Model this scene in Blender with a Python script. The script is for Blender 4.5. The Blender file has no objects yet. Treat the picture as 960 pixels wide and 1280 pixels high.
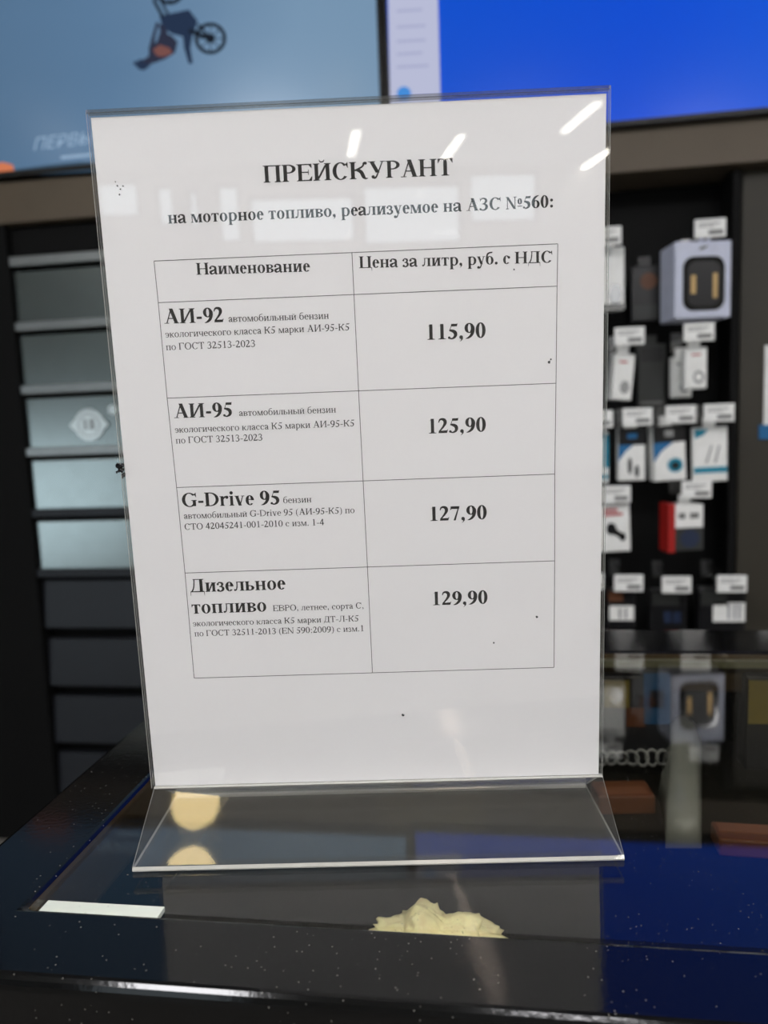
import bpy, bmesh, math, random
from mathutils import Vector, Matrix, noise
random.seed(7)
sc = bpy.context.scene
C = sc.collection

# ================================================================ camera, world, exposure
CAM = Vector((0.0544, -0.3251, 0.1860))
R3 = ((0.9901927584, -0.0213936057, -0.1380601855), (0.1347642166, -0.1142926331, 0.9842640905), (-0.0368362200, -0.9932167476, -0.1102886451))
FPX = 913.05
cam_data = bpy.data.cameras.new('camera')
cam_data.sensor_fit = 'AUTO'; cam_data.sensor_width = 36; cam_data.lens = FPX/1280*36
cam_data.clip_start = .02
cam_data.dof.use_dof = True; cam_data.dof.focus_distance = .325; cam_data.dof.aperture_fstop = 8.2
cam = bpy.data.objects.new('camera', cam_data); C.objects.link(cam)
m = Matrix.Identity(4)
for i in range(3):
    m[i][0] = R3[i][0]; m[i][1] = -R3[i][1]; m[i][2] = -R3[i][2]; m[i][3] = CAM[i]
cam.matrix_world = m
sc.camera = cam

world = bpy.data.worlds.new('overcast_daylight'); sc.world = world; world.use_nodes = True
bg = world.node_tree.nodes['Background']
bg.inputs[0].default_value = (.80, .92, 1., 1); bg.inputs[1].default_value = 2.1
vs = sc.view_settings
vs.view_transform = 'Standard'; vs.look = 'None'; vs.gamma = 1; vs.use_curve_mapping = False; vs.exposure = 0.0
try:
    sc.cycles.transparent_max_bounces = 32; sc.cycles.max_bounces = 12
    sc.cycles.use_denoising = True; sc.cycles.sample_clamp_indirect = 8
except Exception:
    pass

# sizes of the place (metres; the counter top is z = 0)
FLOOR, CEIL = -.95, 1.72
XL, XR, YF, YB = -3.4, 3.4, -6.3, 1.95
LAMP, PANEL, WARM = 15., 42., 15.

# ================================================================ helpers
def ray(u, v):
    a, b = (u - 480)/FPX, (v - 640)/FPX
    return Vector([R3[i][0]*a + R3[i][1]*b + R3[i][2] for i in range(3)])
def at(u, v, Y):                       # where the sight line of a photo point meets the upright plane y = Y
    d = ray(u, v); return CAM + d*((Y - CAM.y)/d.y)
def on(u, v, Z):                       # ... and the level plane z = Z
    d = ray(u, v); return CAM + d*((Z - CAM.z)/d.z)

def lin(c):
    return tuple(((x/255 + .055)/1.055)**2.4 if x/255 > .04045 else x/255/12.92 for x in c) + (1.,)

def new_mat(name):
    mt = bpy.data.materials.new(name); mt.use_nodes = True
    nt = mt.node_tree; nt.nodes.clear()
    out = nt.nodes.new('ShaderNodeOutputMaterial')
    return mt, nt, out
def mat(name, rgb, rough=.5, metal=0., spec=.5, vary=.06, scale=30., bump=0., dust=0.):
    mt, nt, out = new_mat(name); N = nt.nodes; L = nt.links
    p = N.new('ShaderNodeBsdfPrincipled')
    p.inputs['Roughness'].default_value = rough; p.inputs['Metallic'].default_value = metal; p.inputs['Specular IOR Level'].default_value = spec
    c = lin(rgb)
    tc = N.new('ShaderNodeTexCoord'); nz = N.new('ShaderNodeTexNoise'); nz.inputs['Scale'].default_value = scale; nz.inputs['Detail'].default_value = 3
    L.new(tc.outputs['Object'], nz.inputs['Vector'])
    rp = N.new('ShaderNodeValToRGB')
    rp.color_ramp.elements[0].position = .3; rp.color_ramp.elements[1].position = .7
    rp.color_ramp.elements[0].color = tuple(x*(1 - vary) for x in c[:3]) + (1,); rp.color_ramp.elements[1].color = tuple(min(1, x*(1 + vary)) for x in c[:3]) + (1,)
    L.new(nz.outputs['Fac'], rp.inputs['Fac']); L.new(rp.outputs['Color'], p.inputs['Base Color'])
    if bump:
        b = N.new('ShaderNodeBump'); b.inputs['Strength'].default_value = bump; b.inputs['Distance'].default_value = .001
        L.new(nz.outputs['Fac'], b.inputs['Height']); L.new(b.outputs['Normal'], p.inputs['Normal'])
    sh = p.outputs[0]
    if dust:
        sh = add_dust(nt, sh, dust)
    L.new(sh, out.inputs['Surface'])
    return mt
def add_dust(nt, shader, amount):
    """small pale specks scattered over a surface"""
    N, L = nt.nodes, nt.links
    tc = N.new('ShaderNodeTexCoord')
    v = N.new('ShaderNodeTexVoronoi'); v.inputs['Scale'].default_value = 470; L.new(tc.outputs['Object'], v.inputs['Vector'])
    r = N.new('ShaderNodeTexNoise'); r.inputs['Scale'].default_value = 22; r.inputs['Detail'].default_value = 4; L.new(tc.outputs['Object'], r.inputs['Vector'])
    sep = N.new('ShaderNodeSeparateColor'); L.new(v.outputs['Color'], sep.inputs[0])
    pick = N.new('ShaderNodeMath'); pick.operation = 'MULTIPLY'; L.new(sep.outputs[0], pick.inputs[0]); L.new(r.outputs['Fac'], pick.inputs[1])
    gt = N.new('ShaderNodeMath'); gt.operation = 'GREATER_THAN'; gt.inputs[1].default_value = .54 - amount*.1; L.new(pick.outputs[0], gt.inputs[0])
    lt = N.new('ShaderNodeMath'); lt.operation = 'LESS_THAN'; lt.inputs[1].default_value = .13; L.new(v.outputs['Distance'], lt.inputs[0])
    f = N.new('ShaderNodeMath'); f.operation = 'MULTIPLY'; L.new(gt.outputs[0], f.inputs[0]); L.new(lt.outputs[0], f.inputs[1])
    g = N.new('ShaderNodeMath'); g.operation = 'MULTIPLY'; g.inputs[1].default_value = .32; L.new(f.outputs[0], g.inputs[0])
    d = N.new('ShaderNodeBsdfDiffuse'); d.inputs[0].default_value = (.42, .40, .36, 1)
    mx = N.new('ShaderNodeMixShader'); L.new(g.outputs[0], mx.inputs[0]); L.new(shader, mx.inputs[1]); L.new(d.outputs[0], mx.inputs[2])
    return mx.outputs[0]
def emit(name, rgb, k=1.):
    mt, nt, out = new_mat(name)
    e = nt.nodes.new('ShaderNodeEmission'); e.inputs[0].default_value = lin(rgb); e.inputs[1].default_value = k
    nt.links.new(e.outputs[0], out.inputs['Surface']); return mt
def clear(name, tint, f0=.04, rough=.0, dust=0., scatter=0.):
    """thin clear sheet: transparent face with an angle-dependent polish"""
    mt, nt, out = new_mat(name); N, L = nt.nodes, nt.links
    geo = N.new('ShaderNodeNewGeometry')
    dot = N.new('ShaderNodeVectorMath'); dot.operation = 'DOT_PRODUCT'; L.new(geo.outputs['Normal'], dot.inputs[0]); L.new(geo.outputs['Incoming'], dot.inputs[1])
    ab = N.new('ShaderNodeMath'); ab.operation = 'ABSOLUTE'; L.new(dot.outputs['Value'], ab.inputs[0])
    om = N.new('ShaderNodeMath'); om.operation = 'SUBTRACT'; om.inputs[0].default_value = 1; L.new(ab.outputs[0], om.inputs[1])
    pw = N.new('ShaderNodeMath'); pw.operation = 'POWER'; pw.inputs[1].default_value = 5; L.new(om.outputs[0], pw.inputs[0])
    ml = N.new('ShaderNodeMath'); ml.operation = 'MULTIPLY_ADD'; ml.inputs[1].default_value = 1 - f0; ml.inputs[2].default_value = f0; L.new(pw.outputs[0], ml.inputs[0])
    t = N.new('ShaderNodeBsdfTransparent'); t.inputs[0].default_value = tint + (1,)
    gl = N.new('ShaderNodeBsdfAnisotropic' if False else 'ShaderNodeBsdfGlossy'); gl.inputs['Roughness'].default_value = rough; gl.inputs['Color'].default_value = (1, 1, 1, 1)
    base = t.outputs[0]
    if scatter:
        d = N.new('ShaderNodeBsdfDiffuse'); d.inputs[0].default_value = (.75, .74, .68, 1)
        mx0 = N.new('ShaderNodeMixShader'); mx0.inputs[0].default_value = scatter; L.new(base, mx0.inputs[1]); L.new(d.outputs[0], mx0.inputs[2]); base = mx0.outputs[0]
    mx = N.new('ShaderNodeMixShader'); L.new(ml.outputs[0], mx.inputs[0]); L.new(base, mx.inputs[1]); L.new(gl.outputs[0], mx.inputs[2])
    sh = mx.outputs[0]
    if dust: sh = add_dust(nt, sh, dust)
    L.new(sh, out.inputs['Surface']); return mt

class MB:
    """collects vertices and faces and links them as one mesh object"""
    def __init__(s): s.v, s.f, s.m = [], [], []
    def face(s, pts, mi=0):
        n = len(s.v); s.v += [tuple(p) for p in pts]; s.f.append(list(range(n, n + len(pts)))); s.m.append(mi)
    def box(s, x0, y0, z0, x1, y1, z1, mi=0, xf=None):
        c = [Vector((x, y, z)) for z in (z0, z1) for y in (y0, y1) for x in (x0, x1)]
        if xf: c = [xf @ p for p in c]
        n = len(s.v); s.v += [tuple(p) for p in c]
        for q in ((0, 2, 3, 1), (4, 5, 7, 6), (0, 1, 5, 4), (2, 6, 7, 3), (1, 3, 7, 5), (0, 4, 6, 2)):
            s.f.append([n + i for i in q]); s.m.append(mi)
    def prism(s, prof, a, b, put, side=0, cap=0):
        """profile of 2D points swept from a to b; put(point, t) gives the 3D place"""
        n = len(s.v); k = len(prof)
        s.v += [tuple(put(p, a)) for p in prof] + [tuple(put(p, b)) for p in prof]
        for i in range(k):
            j = (i + 1) % k; s.f.append([n + i, n + j, n + k + j, n + k + i]); s.m.append(side)
        s.f.append([n + i for i in range(k)][::-1]); s.m.append(cap); s.f.append([n + k + i for i in range(k)]); s.m.append(cap)
    def tube(s, pts, r, seg=8, mi=0):
        pts = [Vector(p) for p in pts]; n = len(s.v)
        for i, p in enumerate(pts):
            d = (pts[min(i+1, len(pts)-1)] - pts[max(0, i-1)]).normalized()
            a = d.orthogonal().normalized(); b = d.cross(a)
            if i and 'pa' in s.__dict__:
                a = (s.pa - d*s.pa.dot(d)).normalized(); b = d.cross(a)
            s.pa = a
            for k in range(seg):
                t = 2*math.pi*k/seg; s.v.append(tuple(p + (a*math.cos(t) + b*math.sin(t))*r))
        for i in range(len(pts) - 1):
            for k in range(seg):
                s.f.append([n + i*seg + k, n + i*seg + (k+1) % seg, n + (i+1)*seg + (k+1) % seg, n + (i+1)*seg + k]); s.m.append(mi)
        s.f.append([n + k for k in range(seg)][::-1]); s.m.append(mi); e = n + (len(pts)-1)*seg
        s.f.append([e + k for k in range(seg)]); s.m.append(mi); del s.pa
    def disc(s, c, rx, rz, thick, n=24, mi=0, inner=0.):
        """upright disc or ring facing -y"""
        if inner:
            for i in range(n):
                a, b = 2*math.pi*i/n, 2*math.pi*(i+1)/n
                q = lambda t, k, y: (c[0] + rx*k*math.cos(t), c[1] + y, c[2] + rz*k*math.sin(t))
                s.face((q(a, 1, 0), q(b, 1, 0), q(b, inner, 0), q(a, inner, 0)), mi); s.face((q(a, 1, 0), q(a, 1, thick), q(b, 1, thick), q(b, 1, 0)), mi)
                s.face((q(a, inner, 0), q(b, inner, 0), q(b, inner, thick), q(a, inner, thick)), mi)
        else:
            s.prism([(rx*math.cos(2*math.pi*i/n), rz*math.sin(2*math.pi*i/n)) for i in range(n)], 0, thick, lambda p, t: (c[0] + p[0], c[1] + t, c[2] + p[1]), mi, mi)
    def build(s, name, mats, parent=None, bevel=0., smooth=False, loc=None, seg=2):
        me = bpy.data.meshes.new(name); me.from_pydata(s.v, [], s.f)
        mats = mats if isinstance(mats, (list, tuple)) else [mats]
        for mt in mats: me.materials.append(mt)
        for p, k in zip(me.polygons, s.m): p.material_index = k; p.use_smooth = smooth
        b = bmesh.new(); b.from_mesh(me)
        if bevel or smooth: bmesh.ops.remove_doubles(b, verts=b.verts, dist=1e-6)
        bmesh.ops.recalc_face_normals(b, faces=b.faces); b.to_mesh(me); b.free()
        o = bpy.data.objects.new(name, me); C.objects.link(o)
        if parent: o.parent = parent
        if loc is not None: o.location = loc
        if bevel:
            md = o.modifiers.new('bevel', 'BEVEL'); md.width = bevel; md.segments = seg; md.limit_method = 'ANGLE'
        return o
def box(name, x0, y0, z0, x1, y1, z1, mt, parent=None, bevel=0.):
    b = MB(); b.box(x0, y0, z0, x1, y1, z1); return b.build(name, mt, parent, bevel)
def tag(o, label, cat, group=None, kind=None):
    o['label'] = label; o['category'] = cat
    if group: o['group'] = group
    if kind: o['kind'] = kind
    return o
def thing(name, label, cat, loc=(0, 0, 0), rz=0., group=None):
    o = bpy.data.objects.new(name, None); C.objects.link(o); o.empty_display_size = .05
    o.location = loc; o.rotation_euler = (0, 0, rz); return tag(o, label, cat, group)
def struct(o):
    o['kind'] = 'structure'; return o
def copy_tree(o, parent=None):
    c = o.copy(); C.objects.link(c)
    if parent: c.parent = parent
    for ch in list(o.children): copy_tree(ch, c)
    return c
# ---------------------------------------------------------------- serif letterforms (drawn stroke by stroke, 1000 units per em)
class Glyph:
    def __init__(g, bold):
        g.q = []
        g.b = bold
        g.S, g.s, g.t, g.v = (152, 136, 46, 30) if bold else (104, 92, 45, 27)   # cap stem, small stem, hairline, serif
        g.H, g.x = 662, (466 if bold else 450)
        g.e = 62 if bold else 62
    def poly(g, *p):
        g.q.append([(float(a), float(b)) for a, b in p])
    def bar(g, x0, y0, x1, y1):
        g.poly((x0, y0), (x1, y0), (x1, y1), (x0, y1))
    def serif(g, x, w, y, up, l=None, r=None):
        """slab serif with small brackets at height y; up=1 sits on y, up=-1 hangs from y"""
        l = g.e if l is None else l
        r = g.e if r is None else r
        k = 26 * up
        g.bar(x - w/2 - l, y, x + w/2 + r, y + g.v*up)
        if l: g.poly((x - w/2 - l*.5, y + g.v*up), (x - w/2, y + g.v*up), (x - w/2, y + g.v*up + k))
        if r: g.poly((x + w/2 + r*.5, y + g.v*up), (x + w/2, y + g.v*up), (x + w/2, y + g.v*up + k))
    def stem(g, x, w, y0, y1, bot=True, top=True):
        g.bar(x - w/2, y0, x + w/2, y1)
        if bot: g.serif(x, w, y0, 1)
        if top: g.serif(x, w, y1, -1)
    def ring(g, cx, cy, rx, ry, wx, wy, a0=0, a1=360, n=30):
        P = []
        for i in range(n + 1):
            a = math.radians(a0 + (a1 - a0)*i/n); c, s = math.cos(a), math.sin(a)
            P.append(((cx + rx*c, cy + ry*s), (cx + (rx - wx)*c, cy + (ry - wy)*s)))
        for (a, b), (c, d) in zip(P, P[1:]):
            g.poly(a, c, d, b)
    def disc(g, cx, cy, r, ry=None):
        ry = ry or r
        g.poly(*[(cx + r*math.cos(i*math.pi/9), cy + ry*math.sin(i*math.pi/9)) for i in range(18)])
    def diag(g, x0, y0, x1, y1, w):
        """slanted stroke whose horizontal width is w"""
        g.poly((x0 - w/2, y0), (x0 + w/2, y0), (x1 + w/2, y1), (x1 - w/2, y1))
    def spl(g, pts, n=9):
        """ribbon of varying width through (x, y, w)"""
        P = [pts[0]] + list(pts) + [pts[-1]]
        C = []
        for i in range(1, len(P) - 2):
            for k in range(n + (i == len(P) - 3)):
                t = k/n
                C.append([.5*(2*b + (c - a)*t + (2*a - 5*b + 4*c - d)*t*t + (3*b - a - 3*c + d)*t**3)
                          for a, b, c, d in zip(P[i-1], P[i], P[i+1], P[i+2])])
        E = []
        for i, (x, y, w) in enumerate(C):
            a, b = C[max(0, i-1)], C[min(len(C)-1, i+1)]
            dx, dy = b[0]-a[0], b[1]-a[1]; L = math.hypot(dx, dy) or 1
            E.append(((x - dy/L*w/2, y + dx/L*w/2), (x + dy/L*w/2, y - dx/L*w/2)))
        for (a, b), (c, d) in zip(E, E[1:]):
            g.poly(a, b, d, c)
    def breve(g, cx, y):
        w = 46 if g.b else 30
        g.spl([(cx - 105, y + 95, 20), (cx - 70, y + 30, w), (cx, y + 8, w), (cx + 70, y + 30, w), (cx + 105, y + 95, 20)])


def glyph(ch, bold):
    g = Glyph(bold); S, s, t, v, H, x, e = g.S, g.s, g.t, g.v, g.H, g.x, g.e
    B = bold
    def two(w, st, h, gap=20):                        # stem centres of a two-stem letter of advance w
        return gap + e + st/2, w - gap - e - st/2
    if ch == ' ': return g, 250
    if ch in 'ПНИЙЦ':
        w = 778 if B else 722; a, b = two(w, S, H)
        g.stem(a, S, 0, H); g.stem(b, S, 0, H)
        if ch == 'П': g.bar(a, H - v - 12, b, H)
        if ch == 'Н': g.bar(a, H/2 - t/2, b, H/2 + t/2)
        if ch in 'ИЙ': g.diag(a + S/2 - 12, 60, b - S/2 + 12, H - 60, 88 if B else 62)
        if ch == 'Й': g.breve(w/2, H + 45)
        if ch == 'Ц':
            g.bar(a, 0, b, v + 12); g.poly((b + S/2, 0), (w - 4, 0), (w - 4, v), (b + S/2, v)); g.spl([(w - 20, v, 34), (w - 22, -80, 28), (w - 22, -170, 18)])
        return g, w
    if ch in 'РВЕГDБ':
        w = {'Р': (611, 556), 'В': (667, 667), 'Е': (667, 611), 'Г': (611, 578), 'D': (722, 722), 'Б': (640, 574)}[ch][0 if B else 1]
        a = 18 + e*.9 + S/2
        g.stem(a, S, 0, H)
        if ch == 'Р':
            g.ring(a + S/2 + 60, H - 172, w - (a + S/2 + 60) - 26, 172, S*.92, t, -90, 90); g.bar(a, H - t, a + S/2 + 62, H); g.bar(a, H - 344, a + S/2 + 62, H - 344 + t)
        if ch == 'В':
            c = a + S/2 + 70
            g.ring(c, H - 158, w - c - 60, 158, S*.9, t, -90, 90); g.bar(a, H - t, c, H); g.bar(a, H - 316, c, H - 316 + t)
            g.ring(c, 187, w - c - 22, 187, S, t, -90, 90); g.bar(a, 0, c, t); g.bar(a, 374 - t, c, 374)
        if ch == 'D':
            c = a + S/2 + 50
            g.ring(c, H/2, w - c - 26, H/2, S, t, -90, 90); g.bar(a, 0, c, t); g.bar(a, H - t, c, H)
        if ch == 'Б':
            c = a + S/2 + 60
            g.ring(c, 190, w - c - 22, 190, S, t, -90, 90); g.bar(a, 0, c, t); g.bar(a, 380 - t, c, 380)
            g.bar(a, H - t, w - 60, H); g.poly((w - 130, H), (w - 60, H), (w - 50, H - 165), (w - 66, H - 165))
        if ch in 'ЕГ':
            r = w - 36
            g.bar(a, H - t, r, H); g.poly((r - 120, H - t), (r, H), (r + 6, H - 165), (r - 12, H - 165))
        if ch == 'Е':
            g.bar(a, 0, r, t); g.poly((r - 120, t), (r - 6, 0), (r + 18, 180), (r, 180))
            m = H/2 + 8; g.bar(a, m - t/2, r - 150, m + t/2); g.poly((r - 160, m), (r - 142, m - 105), (r - 124, m - 105), (r - 124, m + 105), (r - 142, m + 105))
        return g, w
    if ch in 'СОG':
        w = {'С': (722, 667), 'О': (778, 722), 'G': (778, 722)}[ch][0 if B else 1]
        rx = w/2 - 30; cx = w/2; cy = H/2; ry = H/2 + 14
        if ch == 'О': g.ring(cx, cy, rx, ry, S*1.05, t)
        else:
            cx += 14; a1 = 322 if ch == 'С' else 318
            pts = []
            n = 26
            A = []
            for i in range(n + 1):
                a = math.radians(40 + (a1 - 40)*i/n); c, q = math.cos(a), math.sin(a)
                th = 1 if i > 3 else .6
                wx = S*1.05
                A.append(((cx + rx*c, cy + ry*q), (cx + (rx - wx)*c, cy + (ry - t)*q)))
            for (a, b), (c, d) in zip(A, A[1:]): g.poly(a, c, d, b)
            r = w - 46
            g.poly((r - 30, H + 12), (r - 8, H + 12), (r + 6, H - 210), (r - 18, H - 210)); g.poly((r - 100, H - 60), (r - 20, H + 2), (r, H - 200), (r - 16, H - 205))
            if ch == 'G':
                gx = w - 72 - S/2
                g.bar(gx - S/2, 25, gx + S/2, 310); g.serif(gx, S, 318, -1, e, e*.7)
                g.poly((gx - S/2 - 60, 8), (gx - S/2, 25), (gx - S/2, 70), (gx - S/2 - 60, 36))
        return g, w
    if ch == 'А':
        w = 722; cx = w/2 + 4; T = 676
        g.diag(cx + 8, T, 128, 0, t + 8); g.diag(cx - 10, T, w - 136, 0, S*1.12)
        g.poly((cx - 46, T), (cx + 40, T), (cx + 20, T - 60), (cx - 70, T - 60)) if not B else None
        g.bar(200, 208, 470, 208 + t)
        g.bar(14, 0, 236, v); g.bar(w - 268, 0, w - 10, v)
        return g, w
    if ch == 'К':
        w = 778 if B else 667; a = 18 + e + S/2; g.stem(a, S, 0, H)
        g.spl([(a + S/2 - 6, H/2 + 6, t + 14), (a + S/2 + 90, H/2 + 30, t + 24), (w - 225, H - 180, t + 24), (w - 165, H - 70, t + 44), (w - 100, H - 46, 90 if B else 70)])
        g.disc(w - 92, H - 62, 58 if B else 46)
        g.spl([(a + S/2 + 66, H/2 + 30, S*.6), (w - 290, H/2 - 60, S*.95), (w - 190, 90, S*.95), (w - 120, 18, S*.5), (w - 10, 12, 26)])
        return g, w
    if ch == 'У':
        w = 722 if B else 700
        g.diag(150, H, 400 if B else 385, 215, S*1.1); g.bar(10, H - v, 300 if B else 262, H)
        g.spl([(w - 118, H - 10, t + 6), (w - 290, 260, t + 8), (w - 370, 90, t + 20), (w - 440, 22, t + 34), (w - 520, 26, 60)])
        g.disc(w - 520, 62, 66 if B else 52); g.bar(w - 218, H - v, w - 14, H)
        return g, w
    if ch == 'Т':
        w = 667 if B else 611; g.stem(w/2, S, 0, H, top=False); g.serif(w/2, S, 0, 1, e + 20, e + 20)
        g.bar(30, H - t, w - 30, H)
        g.poly((30, H), (130, H - t), (44, H - 175), (26, H - 175)); g.poly((w - 30, H), (w - 130, H - t), (w - 44, H - 175), (w - 26, H - 175))
        return g, w
    if ch in 'З3':
        w = 567 if (B and ch == 'З') else 500; k = w/500; T = 676
        W = S*.95
        g.spl([(k*70, T - 170, t*.7), (k*130, T - 60, t*1.3), (k*230, T - 30, t*1.6), (k*345, T - 80, W*.75), (k*372, T - 170, W*.9), (k*330, T - 262, W*.7), (k*240, T - 322, t), (k*170, T - 338, t*.7)])
        g.spl([(k*200, T - 330, t*.8), (k*300, T - 348, W*.6), (k*384, T - 430, W), (k*380, T - 545, W), (k*300, T - 645, W*.6), (k*190, T - 664, t*1.4), (k*90, T - 632, t*1.5)])
        g.disc(k*82, 62, 58 if B else 44)
        if ch == 'З': g.poly((k*56, T), (k*76, T), (k*92, T - 190), (k*66, T - 190))
        return g, w
    if ch == 'Д':
        w = 740 if B else 682
        b = w - 60 - e*.6 - S/2
        g.bar(b - S/2, 0, b + S/2, H); g.bar(170, H - v - 8, b + S/2 + e, H)
        g.spl([(236, H, t + 8), (222, 420, t + 12), (180, 190, t + 18), (96, 30, t + 20)])
        g.bar(30, 0, w - 24, t + 4)
        g.poly((26, t), (60, t), (40, -170), (22, -170)); g.poly((w - 58, t), (w - 22, t), (w - 18, -170), (w - 36, -170))
        return g, w
    if ch == 'Л':
        w = 720 if B else 677; b = w - 20 - e - S/2
        g.stem(b, S, 0, H, top=False); g.bar(170, H - v - 8, b + S/2 + e, H)
        g.spl([(236, H, t + 10), (228, 400, t + 14), (200, 150, t + 20), (140, 32, 44), (70, 40, 50)]); g.disc(70, 52, 54)
        return g, w
    if ch == 'N':
        w = 722; g.stem(110, t + 6, 0, H, top=False); g.serif(110, t + 6, 0, 1, 80, 80); g.stem(w - 110, t + 6, 0, H, bot=False); g.serif(w - 110, t + 6, H, -1, 80, 80)
        g.diag(100, H, w - 120, 0, S*1.1); g.bar(14, H - v, 150, H)
        return g, w
    if ch == 'E': return glyph('Е', bold)
    if ch == '№':
        n, _ = glyph('N', bold)
        for p in n.q: g.poly(*[(a*.86, b) for a, b in p])
        g.ring(800, 400, 130, 165, S*.7, t*.8); g.bar(668, 120, 932, 120 + t)
        return g, 958
    # ------------------------------------------------ digits and signs
    D = S*.98; T = 676
    if ch == '0': g.ring(250, T/2 - 5, 226, T/2 + 8, D*1.05, t); return g, 500
    if ch == '1':
        g.bar(258 - D/2, 0, 258 + D/2, T); g.serif(258, D, 0, 1, 92, 92)
        g.poly((258 - D/2, T), (258 + D/2, T), (258 - D/2, T - 60)); g.poly((100, T - 105), (258 - D/2, T - 68), (258 + D/2, T), (250, T))
        return g, 500
    if ch == '2':
        g.spl([(46, T - 190, t*.8), (98, T - 70, D*.5), (200, T - 34, D*.7), (318, T - 85, D), (346, T - 205, D), (280, T - 350, D*.7), (160, T - 500, t*1.6), (60, 62, t*1.5)])
        g.poly((24, 0), (424, 0), (444, 120), (60, 110 if B else 78)); g.poly((424, 0), (474, 160), (450, 160), (400, 80))
        return g, 500
    if ch == '5':
        g.poly((180, T - 14), (432, T - 14), (470, T + 12), (438, T - 128 if B else T - 100), (164, T - 128 if B else T - 100))
        g.poly((164, T - 110), (190, T - 110), (120, T - 320), (78, T - 320))
        g.spl([(84, T - 300, t*1.2), (190, T - 312, D*.75), (320, T - 372, D*1.05), (368, T - 480, D*1.05), (320, T - 600, D*.75), (190, T - 664, t*1.4), (80, T - 628, t*1.6)])
        g.disc(78, 60, 58 if B else 46)
        return g, 500
    if ch == '4':
        g.bar(330 - D/2, 0, 330 + D/2, T); g.poly((330 - D/2, T), (330 + D/2, T), (330 - D/2, T - 160))
        w2 = 100 if B else 74; g.bar(22, 164, 476, 164 + w2)
        g.diag(40, 170, 330, T - 6, t*1.7)
        return g, 500
    if ch in '69':
        q = Glyph(bold)
        q.ring(256, 212, 218, 222, D*1.02, t)
        q.spl([(430, T, 16), (300, T - 40, t*1.8), (170, T - 150, D*.85), (106, T - 300, D), (90, 220, D*.98), (110, 130, D*.8)])
        for p in q.q:
            g.poly(*([(a, b) for a, b in p] if ch == '6' else [(500 - a, T - 12 - b) for a, b in p]))
        return g, 500
    if ch == '8':
        g.ring(250, 168, 200, 182, D, t*1.2); g.ring(250, T - 158, 170, 164, D*.9, t*1.2)
        return g, 500
    if ch == '7':
        g.poly((50, T - 14), (460, T - 14), (440, T - (140 if B else 95)), (76, T - (140 if B else 95))); g.poly((50, T - 14), (24, T - 190), (48, T - 190), (110, T - 90))
        g.poly((396, T - 60), (458, T - 16), (272, -10), (170 if B else 204, -10))
        return g, 500
    if ch == ',':
        r = 84 if B else 58
        g.disc(118, 62, r); g.spl([(150, 62, r), (158, -10, r*.8), (110, -90, r*.35), (62, -128, 14)])
        return g, 250
    if ch == '.': g.disc(125, 62 if B else 46, 82 if B else 56); return g, 250
    if ch == ':':
        r = 82 if B else 56
        g.disc(150, r - 14, r); g.disc(150, x - 70, r); return g, 300
    if ch == '-': g.bar(44, 170 if B else 194, 289, 275 if B else 257); return g, 333
    if ch in '()':
        q = Glyph(bold); q.spl([(300, 676, 12), (150, 520, S*.6), (100, 250, S*.8), (150, -20, S*.6), (300, -176, 12)])
        for p in q.q: g.poly(*[((a if ch == '(' else 333 - a), b) for a, b in p])
        return g, 333
    # ------------------------------------------------ small letters
    if ch in 'нипйц':
        w = (590 if B else 535); a, b = two(w, s, x, 14); e2 = g.e; g.e = 50
        g.stem(a, s, 0, x); g.stem(b, s, 0, x)
        if ch == 'н': g.bar(a, x/2 - t/2, b, x/2 + t/2)
        if ch == 'п': g.bar(a, x - v - 10, b, x)
        if ch in 'ий': g.diag(a + s/2 - 10, 40, b - s/2 + 10, x - 40, 76 if B else 54)
        if ch == 'й': g.breve(w/2, x + 62)
        return g, w
    if ch == 'м':
        w = 690 if B else 633; g.e = 48; a, b = 26 + 60, w - 14 - 48 - s/2
        g.stem(a, t, 0, x, top=False); g.bar(b - s/2, 0, b + s/2, x); g.serif(b, s, 0, 1); g.serif(b, s, x, -1, 0, 44)
        g.bar(20, x - v, a + 30, x); g.diag(a + s*.42, x, w/2 - 8, 0, s*1.02); g.diag(w/2 + 8, 0, b - s*.3, x, t*1.2)
        return g, w
    if ch == 'л':
        w = 540 if B else 499; g.e = 50; b = w - 14 - 50 - s/2
        g.stem(b, s, 0, x, top=False); g.bar(120, x - v - 8, b + s/2 + 50, x)
        g.spl([(168, x, t + 6), (164, x*.6, t + 10), (140, 110, t + 16), (96, 26, 38), (50, 36, 44)]); g.disc(52, 46, 50 if B else 40)
        return g, w
    if ch == 'т':
        w = 470 if B else 437; g.e = 56; g.stem(w/2, s, 0, x, top=False); g.bar(24, x - t, w - 24, x)
        g.poly((24, x), (100, x - t), (38, x - 140), (22, x - 140)); g.poly((w - 24, x), (w - 100, x - t), (w - 38, x - 140), (w - 22, x - 140))
        return g, w
    if ch == 'г':
        w = 440 if B else 410; g.e = 50; a = 14 + 50 + s/2; g.stem(a, s, 0, x); r = w - 26
        g.bar(a, x - t, r, x); g.poly((r - 90, x - t), (r, x), (r + 4, x - 140), (r - 12, x - 140)); return g, w
    if ch == 'о': g.ring(250, x/2, 222, x/2 + 10, s*1.02, t*.8); return g, 500
    if ch == 'а' :
        w = 500 if B else 444; b = w - 75 - s/2 + (10 if B else 0)
        g.bar(b - s/2, 50, b + s/2, x - 130); g.spl([(66, x - 110, s*.7), (120, x - 26, t*1.3), (210, x - 12, t*1.5), (b - 20, x - 60, s*.8), (b, x - 150, s)])
        g.disc(80, x - 108, s*.5)
        g.spl([(b, x*.6, t), (b - 110, x*.49, t*1.6), (92, x*.33, s*.9), (88, 80, s*.95), (150, 28, s*.6), (b - 40, 70, t)])
        g.spl([(b, 70, s), (b + s*.45, 20, s*.6), (w - 6, 44, 16)])
        return g, w
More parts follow.
